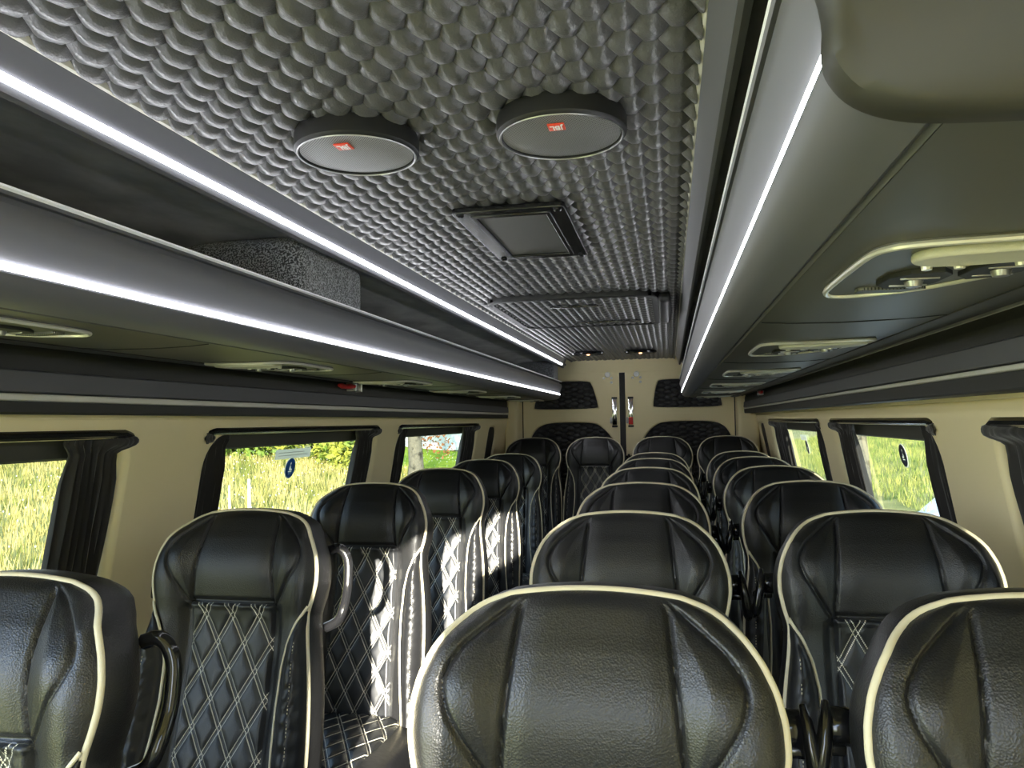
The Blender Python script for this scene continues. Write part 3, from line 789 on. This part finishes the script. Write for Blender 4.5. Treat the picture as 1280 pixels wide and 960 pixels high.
def build_seat_meshes():
    D = {}
    # upholstered body
    v = np.linspace(-1, 1, 171)
    v = np.sign(v)*(1-(1-np.abs(v))**1.15)
    U = v[None, :]*Wsm[:, None]; S = np.repeat(svals[:, None], len(v), 1)
    front = place(U, S, hfront(U, S))
    r, c = front.shape[:2]
    VF = [grid(front)]
    # rim going back
    loop = [(i, 0) for i in range(r-1, 0, -1)]+[(0, j) for j in range(c)]+[(i, c-1) for i in range(1, r)]
    us = np.array([U[a] for a in loop]); ss = np.array([S[a] for a in loop])
    rows = []
    cu_, cs_ = 0., .4
    for hh, sc in ((0, 0), (-.006, .004), (-.02, .008), (-.045, .010), (-.068, .006), (-.082, -.006), (-.088, -.025)):
        nu = us*(1+sc/.22); ns = ss-np.where(ss < .06, sc*(1-ss/.06), 0)
        rows.append(place(nu, ns, np.full(len(us), hh)))
    R = np.array(rows)
    V, F = grid(R); VF.append((V, [f[::-1] for f in F]))
    vb = np.linspace(-1, 1, 9); sb = svals[::6]
    sb = np.append(sb, .75)
    Ub = vb[None, :]*(W(sb)[:, None]*(1-.025/.22)); Sb = np.repeat(sb[:, None], 9, 1)
    Sb = np.where(Sb < .025, .025, Sb)
    back = place(Ub, Sb, np.full(Ub.shape, -.088))
    V, F = grid(back); VF.append((V, [f[::-1] for f in F]))
    D['backrest'] = (join(*VF), M['leather'], None)
    # quilted insert
    s2 = np.linspace(.2085, .745, 150); v2 = np.linspace(-1, 1, 61)
    wq = np.interp(s2, [.2, .3, .5, .75], [.106, .103, .107, .117])
    U = v2[None, :]*wq[:, None]; S = np.repeat(s2[:, None], 61, 1)
    p = U/DW+S/DH; q = U/DW-S/DH
    fp = np.abs(p-np.round(p)); fq = np.abs(q-np.round(q))
    pf = 1-np.exp(-(np.minimum(fp, fq)/.13)**1.3)
    ed = smst(np.minimum.reduce([wq[:, None]-np.abs(U), S-.2085+.0, .75-S+.01])/.010)
    h = hfront(U, S)+.008*ed+.0085*pf*ed-.002
    P = place(U, S, h)
    uvp = [(float(a), float(b)) for a, b in zip(U.ravel(), S.ravel())]
    D['quilted_insert'] = (grid(P), M['quilt'], uvp)
    # side bolsters
    for sd in (-1, 1):
        s3 = np.linspace(.222, .735, 90); v3 = np.linspace(0, 1, 22)
        i3 = inner(s3)+.002; w3 = W(s3)+.003
        U = (i3[:, None]+(w3-i3)[:, None]*v3[None, :]); S = np.repeat(s3[:, None], 22, 1)
        wdt = (w3-i3)[:, None]
        h = hfront(np.minimum(U, W(S)-.0005), S)
        dome = np.sin(pi*np.clip(v3, 0, 1))[None, :]**.6*np.clip(wdt*.85, 0, .034)
        ru = .0020*np.sin(S*260+7*np.sin(U*60+sd))*np.exp(-((S-.40)/.075)**2)*np.sin(pi*v3)[None, :]
        ru += .0018*np.sin(S*150+3+9*U)*np.sin(pi*v3)[None, :]
        P = place(sd*U, S, h+dome+ru+.002)
        V, F = grid(P)
        D['side_bolster%d' % sd] = ((V, F if sd > 0 else [f[::-1] for f in F]), M['leather_side'], None)
        i_p = np.linspace(.212, .745, 60)
        pp = place(sd*inner(i_p), i_p, hfront(inner(i_p), i_p)+.0055)
        D['inner_piping%d' % sd] = (tube(pp, .0033, 8), M['piping'], None)
        st = np.linspace(.27, .70, 60); wv = inner(st)+(W(st)-inner(st))*.62
        hh = hfront(wv, st)+np.sin(pi*.62)**.6*np.clip((W(st)-inner(st))*.85, 0, .034)+.0028
        pl = place(sd*wv, st, hh)
        dashes = [tube([pl[k], (pl[k]+pl[k+1])/2*1.0], .0008, 4) for k in range(0, 58)]
        D['bolster_stitching%d' % sd] = (join(*dashes), M['piping'], None)
    # outer piping: along the rim
    so = np.concatenate([svals[::-1], svals[1:]])
    lp = [( -W(s), s) for s in svals[::-1]]+[(u, 0.) for u in np.linspace(-.098, .098, 22)[1:-1]]+[(W(s), s) for s in svals]
    lp = [p for i, p in enumerate(lp)]
    pts = place([p[0]*1.004 for p in lp], [p[1]-.0005 for p in lp], np.full(len(lp), .0015))
    # even spacing
    d = np.concatenate([[0], np.cumsum(np.linalg.norm(np.diff(pts, axis=0), axis=1))]); k = np.linspace(0, d[-1], 190)
    pts = np.stack([np.interp(k, d, pts[:, i]) for i in range(3)], 1)
    D['outer_piping'] = (tube(pts, .0050, 10), M['piping'], None)
    # cushion: rounded block with quilted top
    yb = -.75*sin(REC)-.02; L = .46
    a = np.linspace(-1, 1, 41); sect = []
    for y, sc, dz in ((yb+.05, .97, -.02), (yb, 1, 0), (yb-.12, 1, .0), (yb-.25, 1.01, .012), (yb-.36, 1.02, .018), (yb-.43, 1.01, .004), (yb-.46, .985, -.03), (yb-.468, .97, -.075), (yb-.45, .96, -.12)):
        ring = []
        for t in np.linspace(0, 2*pi, 48, endpoint=False):
            cx, cz = cos(t), sin(t)
            e = .28
            x = .235*sc*abs(cx)**e*(1 if cx > 0 else -1); z = .085*abs(cz)**.45*(1 if cz > 0 else -1)
            if y < yb-.44: z = z*.45-.0
            ring.append((x, y, .435+dz*.7+z))
        sect.append(ring)
    V = [p for r_ in sect for p in r_]; F = []
    for i in range(len(sect)-1):
        for k in range(48): F.append((i*48+k, i*48+(k+1) % 48, (i+1)*48+(k+1) % 48, (i+1)*48+k))
    F.append(tuple(range(48))[::-1]); F.append(tuple((len(sect)-1)*48+k for k in range(48)))
    D['seat_cushion'] = ((V, F), M['leather_side'], None)
    t = np.linspace(0, .40, 110); v4 = np.linspace(-1, 1, 81)
    U = v4[None, :]*.165+0*t[:, None]; T = np.repeat(t[:, None], 81, 1)
    p = U/DW+T/DH; q = U/DW-T/DH
    pf = 1-np.exp(-(np.minimum(np.abs(p-np.round(p)), np.abs(q-np.round(q)))/.13)**1.3)
    ed = smst(np.minimum.reduce([.165-np.abs(U), T+.02, .405-T])/.012)
    zt = .520+.013*np.sin(np.clip(T/.40, 0, 1)*pi*.75)-.006*(U/.165)**2
    P = np.stack([U, yb+.01-T, zt+.004*ed+.008*pf*ed-.006*(1-ed)], -1)
    V, F = grid(P)
    D['cushion_insert'] = ((V, [f[::-1] for f in F]), M['quilt'], [(float(a_), float(b_)) for a_, b_ in zip(U.ravel(), T.ravel())])
    # pedestal
    D['pedestal'] = (join(box(-.20, yb-.36, .30, .20, yb+.02, .36, .01), box(-.19, yb-.34, .0, -.15, yb-.28, .31, .006), box(.15, yb-.34, .0, .19, yb-.28, .31, .006), box(-.19, yb-.06, .0, -.15, yb, .31, .006), box(.15, yb-.06, .0, .19, yb, .31, .006), box(-.22, yb-.38, .0, -.13, yb+.03, .015, .004), box(.13, yb-.38, .0, .22, yb+.03, .015, .004)), M['black'], None)
    # belt guide: boss on the side of the shell with a bent hook, and webbing
    for sd in (-1, 1):
        P0 = place([sd*.203], [.145], [-.085])[0]
        x0, y0, z0 = P0
        D['belt_guide%d' % sd] = (join(
            lathe([(.0001, -sd*.004), (.017, -sd*.004), (.021, 0), (.021, sd*.024), (.016, sd*.030), (.0001, sd*.030)], (x0, y0, z0), axis='X', seg=20, cap=False),
            box(min(x0+sd*.004, x0+sd*.044), y0-.012, z0-.030, max(x0+sd*.004, x0+sd*.044), y0+.012, z0-.016, .004),
            tube([(x0+sd*.026, y0-.010, z0+.030), (x0+sd*.028, y0-.022, z0+.016), (x0+sd*.031, y0-.028, z0-.008), (x0+sd*.036, y0-.030, z0-.034), (x0+sd*.040, y0-.026, z0-.052), (x0+sd*.040, y0-.012, z0-.062), (x0+sd*.034, y0+.0, z0-.058)], [.004, .007, .009, .010, .011, .009, .005], 10)), M['gloss_black'], None)
        n = 16; A = []
        for i in range(n):
            f = i/(n-1)
            cx = x0+sd*(.020+.010*sin(pi*f)); y = y0-.012-.11*f-.03*sin(pi*f); z = z0-.03-.50*f
            hw = .013+.012*smst(f*3); tw = 1.1*(1-f)+.25
            A.append([(cx-hw*cos(tw)*.8, y-hw*sin(tw), z), (cx, y-.002, z), (cx+hw*cos(tw)*.8, y+hw*sin(tw), z)])
        A = np.array(A); B = A+np.array([0, .002, 0])
        D['seat_belt%d' % sd] = (join(grid(A), (grid(B)[0], [f[::-1] for f in grid(B)[1]])), M['strap'], None)
    # grab handle on the aisle side
    h0 = place([.180], [.085], [-.095])[0]; h1 = place([.188], [.255], [-.095])[0]
    pts = [h0, h0+np.array([.024, .0, .008]), h0+np.array([.040, 0, -.004]), h0+np.array([.049, 0, -.026]), h0+np.array([.051, -.006, -.06]), h0+np.array([.051, -.012, -.09]), h1+np.array([.044, 0, .035]), h1+np.array([.030, 0, .008]), h1+np.array([.0, 0, -.006])]
    pts = smooth_poly([tuple(p) for p in pts], 2, False)
    D['grab_handle'] = (tube(pts, .0115, 10), M['gloss_black'], None)
    return D
D = build_seat_meshes()
SM = {}
for k, (VF, m, uv) in D.items():
    V = np.array(VF[0], float)
    me = mesh(V, VF[1], True, 50 if k not in ('quilted_insert', 'cushion_insert') else 70, uv, k)
    me.materials.append(m); SM[k] = me
def part(name, key, parent):
    o = bpy.data.objects.new(name, SM[key]); COL.objects.link(o); o.parent = parent; return o
def seat(x, y, z, guide, handle, label, group, rz=0.):
    t = bpy.data.objects.new('coach_seat', None); COL.objects.link(t)
    t.location = (x, y, z); t.rotation_euler = (0, 0, rz); t.empty_display_size = .1
    tag(t, label, 'seat', group)
    part('backrest', 'backrest', t)
    part('quilted_insert', 'quilted_insert', t)
    for sd in (-1, 1):
        b = part('side_bolster', 'side_bolster%d' % sd, t)
        part('stitching', 'bolster_stitching%d' % sd, b)
        part('inner_piping', 'inner_piping%d' % sd, t)
    part('outer_piping', 'outer_piping', t)
    c = part('seat_cushion', 'seat_cushion', t); part('quilted_insert', 'cushion_insert', c)
    part('pedestal', 'pedestal', t)
    part('belt_guide', 'belt_guide%d' % guide, t); part('seat_belt', 'seat_belt%d' % guide, t)
    if handle: part('grab_handle', 'grab_handle', t)
    return t
RY = [.92, 1.69, 2.47, 3.25, 4.02, 4.72]
ordn = ['nearest', 'second', 'third', 'fourth', 'fifth', 'sixth']
look = {0: 'largest in the picture, its headrest filling the lower middle', 1: 'behind the largest headrest', 2: 'third headrest behind the largest one', 3: 'fourth from the front', 4: 'fifth from the front', 5: 'last before the rear row'}
for i, y in enumerate(RY):
    seat(-.092, y, 0, 1, False, 'black coach seat with cream piping, %s of the middle line beside the aisle' % ordn[i], 'middle line of coach seats')
for i, y in enumerate(RY):
    x = .408 if i else .390
    seat(x, y, .006, -1, False, 'black coach seat with cream piping, %s of the line along the right windows' % ordn[i], 'right window line of coach seats')
for i, y in enumerate(RY):
    seat(-.975 if i else -.925, y-.02 if i else .95, 0 if i else -.010, -1, i < 2, 'black coach seat with %s, %s of the line by the left windows' % ('aisle grab handle' if i < 2 else 'diamond quilting', ordn[i]), 'left window line of coach seats')
dl = ['leftmost seat of the rear row, by the left corner post', 'second seat from the left in the rear row', 'third seat from the left in the rear row', 'rightmost seat of the rear row, by the right corner post']
for x, g, l in zip((-.967, -.521, -.055, .384), (-1, 1, -1, -1), dl):
    seat(x, 5.5, .080, g, False, 'black coach seat, '+l, 'rear row of coach seats')

# ------------------------------------------------------------------ outside
def terr(x, y):
    x = np.asarray(x, float); y = np.asarray(y, float)
    d = np.where(x < CX, -(x+1.5), (x-.9))
    d = np.clip(d, 0, None)
    rise = np.where(x < CX, .105*np.clip(d-2.2, 0, 17), .15*np.clip(d-4.1, 0, 13))
    return -2.05+rise+.06*np.sin(x*.7)*np.cos(y*.5)*np.clip(d/4, 0, 1)
xs = np.concatenate([np.linspace(-70, -24, 14), np.linspace(-22, -2, 50), np.linspace(-1.4, .8, 4), np.linspace(1, 20, 48), np.linspace(23, 70, 12)]); ys = np.linspace(-20, 110, 110)
Xg, Yg = np.meshgrid(xs, ys)
P = np.stack([Xg, Yg, terr(Xg, Yg)], -1)
gm = mat('meadow_ground', (.3, .3, .08), .95)
vary(gm, (.26, .26, .05), (.58, .48, .15), .9, .35, .6, 6)
tag(obj('ground', grid(P), gm), 'sunlit meadow ground around the vehicle', kind='structure')

def blades(name, x0, x1, y0, y1, n, hh, m, lab, cond=None, zoff=0.):
    x = rng.uniform(x0, x1, n); y = rng.uniform(y0, y1, n)
    if cond is not None: k = cond(x, y); x = x[k]; y = y[k]; n = len(x)
    z = terr(x, y); h = hh*rng.uniform(.5, 1.3, n); a = rng.uniform(0, pi, n); w = .006+h*.022
    lx = rng.normal(0, .22, n)*h; ly = rng.normal(0, .22, n)*h
    V = np.empty((n, 3, 3))
    V[:, 0] = np.stack([x-w*np.cos(a), y-w*np.sin(a), z-.02], 1); V[:, 1] = np.stack([x+w*np.cos(a), y+w*np.sin(a), z-.02], 1)
    V[:, 2] = np.stack([x+lx, y+ly, z+h], 1)
    me = bpy.data.meshes.new(name)
    V = V.reshape(-1, 3); V[:, 2] += H
    me.vertices.add(3*n); me.vertices.foreach_set('co', V.ravel())
    me.loops.add(3*n); me.loops.foreach_set('vertex_index', np.arange(3*n))
    me.polygons.add(n); me.polygons.foreach_set('loop_start', np.arange(n)*3)
    try: me.polygons.foreach_set('loop_total', np.full(n, 3))
    except Exception: pass
    me.update(calc_edges=True); me.validate()
    o = link(name, me, m)
    tag(o, lab, 'grass', kind='stuff'); return o
g1 = mat('dry_meadow_grass', (.6, .55, .2), .8); vary(g1, (.20, .24, .04), (.78, .62, .24), 1.6, .38, .60, 8)
g2 = mat('green_meadow_grass', (.3, .4, .08), .8); vary(g2, (.12, .22, .03), (.58, .55, .15), 1.8, .38, .62, 8)
blades('meadow_grass', -24, -3.5, -1, 45, 130000, .28, g1, 'tall dry yellow meadow grass beyond the left windows', lambda x, y: ~((y > 23.5) & (x > -15) & (y > 20+(-x-5)*.8)))
blades('meadow_grass', 3.2, 22, 2, 55, 110000, .22, g2, 'yellow green meadow grass on the bank beyond the right windows', lambda x, y: (x > 5.05) & ~((np.abs((x-5)*.95-(y-12)*.32) < 1.5) & (y < 21.5) & (y > 12)))
# small white flowers
n = 2600; fx = rng.uniform(-22, -5, n); fy = rng.uniform(2, 40, n); fz = terr(fx, fy)+.3+rng.uniform(-.08, .1, n)
V = []; F = []
for a, b, c in zip(fx, fy, fz):
    k = len(V); r = .015
    V += [(a+r, b, c), (a, b+r, c), (a-r, b, c), (a, b-r, c), (a, b, c+r), (a, b, c-r)]
    F += [(k+i, k+(i+1) % 4, k+4) for i in range(4)]+[(k+(i+1) % 4, k+i, k+5) for i in range(4)]
tag(obj('meadow_flowers', (V, F), M['white'], smooth=False), 'tiny white flower heads scattered through the dry grass on the left', 'flowers', kind='stuff')

def foliage(n, c, R, leaf=.07):
    """cloud of leaf triangles round a lumpy crown"""
    V = []; F = []
    lumps = [(Vector(rng.normal(0, .45, 3)), rng.uniform(.45, .75)) for _ in range(9)]
    for _ in range(n):
        L, lr = lumps[rng.integers(0, 9)]
        d = Vector(rng.normal(0, 1, 3)).normalized()*lr*rng.uniform(.8, 1.05)
        p = L+d; p = Vector((c[0]+p.x*R[0], c[1]+p.y*R[1], c[2]+p.z*R[2]))
        a = Vector(rng.normal(0, 1, 3)).normalized()*leaf; b = Vector(rng.normal(0, 1, 3)).normalized()*leaf*.6
        k = len(V); V += [tuple(p-a), tuple(p+b), tuple(p+a), tuple(p-b)]; F.append((k, k+1, k+2, k+3))
    return V, F
def tz(x, y): return float(terr(x, y))
def bush(x, y, R, m, lab, n=1500):
    z = tz(x, y)
    t = thing('bush', lab, 'bush', (x, y, z), 'bushes beyond the left windows')
    obj('foliage', foliage(n, (x, y, z+R[2]*.8), R, .12), m, t, smooth=False)
    for k in range(5):
        a = rng.uniform(0, 6.28)
        obj('stem', tube([(x, y, z-.05), (x+.3*R[0]*cos(a), y+.3*R[1]*sin(a), z+R[2]*.6), (x+.6*R[0]*cos(a), y+.6*R[1]*sin(a), z+R[2]*1.1)], [.05, .035, .015], 6), M['bark'], t)
bush(-9.9, 22.8, (1.1, 1.3, .95), M['leaf_light'], 'yellow green bush beyond the middle left window, beside its rear curtain')
bush(-11.4, 23.6, (1.1, 1.3, 1.1), M['leaf'], 'dark green bush just left of the yellow green one beside the rear curtain')
bush(-12.6, 22.6, (1.3, 1.4, .9), M['leaf_light'], 'pale green bush behind the white label of the middle left window')
bush(-13.8, 21.6, (1.3, 1.5, .75), M['leaf'], 'low green bush left of the white label of the middle left window')
bush(-15.0, 20.6, (1.3, 1.5, .7), M['leaf'], 'low dark bush at the front edge of the middle left window')
bush(-16.5, 13.0, (1.5, 2.4, .6), M['leaf_light'], 'low yellow green bush beyond the nearest left window')

def tree(x, y, rtrunk, ht, lab, leafm, crown_c, crown_R, n, sub):
    z = tz(x, y)
    t = thing('tree', lab, 'tree', (x, y, z))
    obj('trunk', tube([(x, y, z-.1), (x+.02, y, z+.6), (x-.04, y+.03, z+1.6), (x+.05, y, z+2.7), (x, y, z+ht)], [rtrunk*1.25, rtrunk, rtrunk*.92, rtrunk*.85, rtrunk*.6], 14), M['bark'], t)
    for k in range(5):
        a = k*1.3; b = Vector((x, y, z+ht*.45+.25*k))
        obj('branch', tube([b, b+Vector((cos(a)*.7, sin(a)*.7, .4)), b+Vector((cos(a)*1.3, sin(a)*1.3, .9))], [rtrunk*.4, rtrunk*.25, rtrunk*.1], 7), M['bark'], t)
    obj('crown', foliage(n, crown_c(x, y, z), crown_R, .09), leafm, t, smooth=False)
    if sub: obj('low_leaves', foliage(160, sub(x, y, z), (.6, .6, .4), .06), M['leaf_red'], t, smooth=False)
tree(-7.0, 20.6, .21, 4.2, 'tree with reddish leaves and grey trunk beyond the rearmost left window', M['leaf_light'], lambda x, y, z: (x, y, z+4.2), (2.2, 2.2, 1.3), 3200, lambda x, y, z: (x+.45, y+.5, z+1.15))
tree(4.75, 21.0, .20, 4.4, 'pale birch trunk on the bank beyond the middle right window', M['leaf_light'], lambda x, y, z: (x, y, z+4.3), (1.8, 1.8, 1.2), 2400, None)
# post in the meadow
for k, (x, y) in enumerate(((-7.0, 11.9), (-7.4, 11.95))):
    tag(obj('meadow_post', tube([(x, y, tz(x, y)-.1), (x+.01, y, tz(x, y)+.3), (x, y, tz(x, y)+.75-.15*k)], [.035-.012*k, .03-.01*k, .025-.01*k], 8), M['wood']), ('thicker' if k == 0 else 'thinner')+' pale post standing in the meadow beyond the middle left window', 'post')
# marquee far behind
t = thing('marquee', 'white and blue marquee far beyond the rearmost left window', 'tent', (-11.2, 37, tz(-11.2, 37)))
z = tz(-11.2, 37)
obj('walls', box(-12.6, 35.5, z, -9.4, 39, z+1.5, .05), M['tentw'], t, smooth=False)
obj('canopy_roof', ([(-12.8, 35.3, z+1.5), (-9.2, 35.3, z+1.5), (-9.2, 39.2, z+1.5), (-12.8, 39.2, z+1.5), (-11., 37.2, z+2.4)], [(0, 1, 4), (1, 2, 4), (2, 3, 4), (3, 0, 4), (3, 2, 1, 0)]), M['tentb'], t, smooth=False)
# lawn strip
lm = mat('mown_lawn', (.16, .34, .03), 1., spec=.05); vary(lm, (.22, .32, .015), (.42, .48, .04), 2.)
g = np.array([[(x, y, tz(x, y)+.03) for x in np.linspace(-14, -4.5, 16)] for y in np.linspace(23.5, 50, 16)])
tag(obj('lawn', grid(g), lm), 'bright green mown lawn in front of the marquee', kind='structure')
# pale paved road along the right side, with a side lane that climbs the bank
g = np.array([[(x, y, -2.03) for x in (1.6, 4.95)] for y in (-18, 6, 17.)])
ln = np.array([[(4.0+t*4.2+w*1.35, 12.5+t*8.-w*.45, max(-2.03, float(terr(4.0+t*4.2+w*1.35, 12.5+t*8.-w*.45)))+.035) for w in (-1, 0, 1)] for t in np.linspace(0, 1, 8)])
tag(obj('road', join(grid(g), grid(ln)), M['paving'], smooth=False), 'pale paved road strip beyond the right windows', kind='structure')

# ------------------------------------------------------------------ light
sun = bpy.data.lights.new('sun', 'SUN'); sun.energy = 10; sun.angle = math.radians(.6); sun.color = (1, .95, .82)
so = bpy.data.objects.new('sun', sun); COL.objects.link(so)
SUND = Vector((-.24, 1., -.205)).normalized()
so.rotation_euler = SUND.to_track_quat('-Z', 'Y').to_euler(); so.location = (10, -10, 12)
w = bpy.data.worlds.new('sky'); bpy.context.scene.world = w; w.use_nodes = True
nt = w.node_tree; bg = nt.nodes['Background']
tc = nt.nodes.new('ShaderNodeTexCoord'); sp = nt.nodes.new('ShaderNodeSeparateXYZ'); cr = nt.nodes.new('ShaderNodeValToRGB')
nt.links.new(tc.outputs['Generated'], sp.inputs[0]); nt.links.new(sp.outputs['Z'], cr.inputs['Fac'])
cr.color_ramp.elements[0].position = 0; cr.color_ramp.elements[0].color = (.80, .86, .92, 1)
cr.color_ramp.elements[1].position = .6; cr.color_ramp.elements[1].color = (.30, .50, .85, 1)
nt.links.new(cr.outputs['Color'], bg.inputs['Color']); bg.inputs['Strength'].default_value = 3.

# ------------------------------------------------------------------ camera
cam = bpy.data.cameras.new('camera'); cam.sensor_fit = 'HORIZONTAL'; cam.sensor_width = 36; cam.lens = 36*960/1280.
cam.clip_start = .02; cam.clip_end = 500
co = bpy.data.objects.new('camera', cam); COL.objects.link(co)
d = Vector((837-640, -(524.5-480), -960.)).normalized()
upv = Vector((-.025, 1, 0)); upv = (upv-d*upv.dot(d)).normalized(); right = d.cross(upv)
# rows of the world->camera rotation are built from the images of the world axes
Rm = Matrix(((right.x, d.x, upv.x), (right.y, d.y, upv.y), (right.z, d.z, upv.z)))
co.matrix_world = Matrix.Translation((0, 0, H)) @ Rm.transposed().to_4x4()
bpy.context.scene.camera = co
sc = bpy.context.scene
sc.view_settings.view_transform = 'Standard'; sc.view_settings.look = 'None'
sc.view_settings.exposure = 1.95; sc.view_settings.gamma = 1; sc.view_settings.use_curve_mapping = False
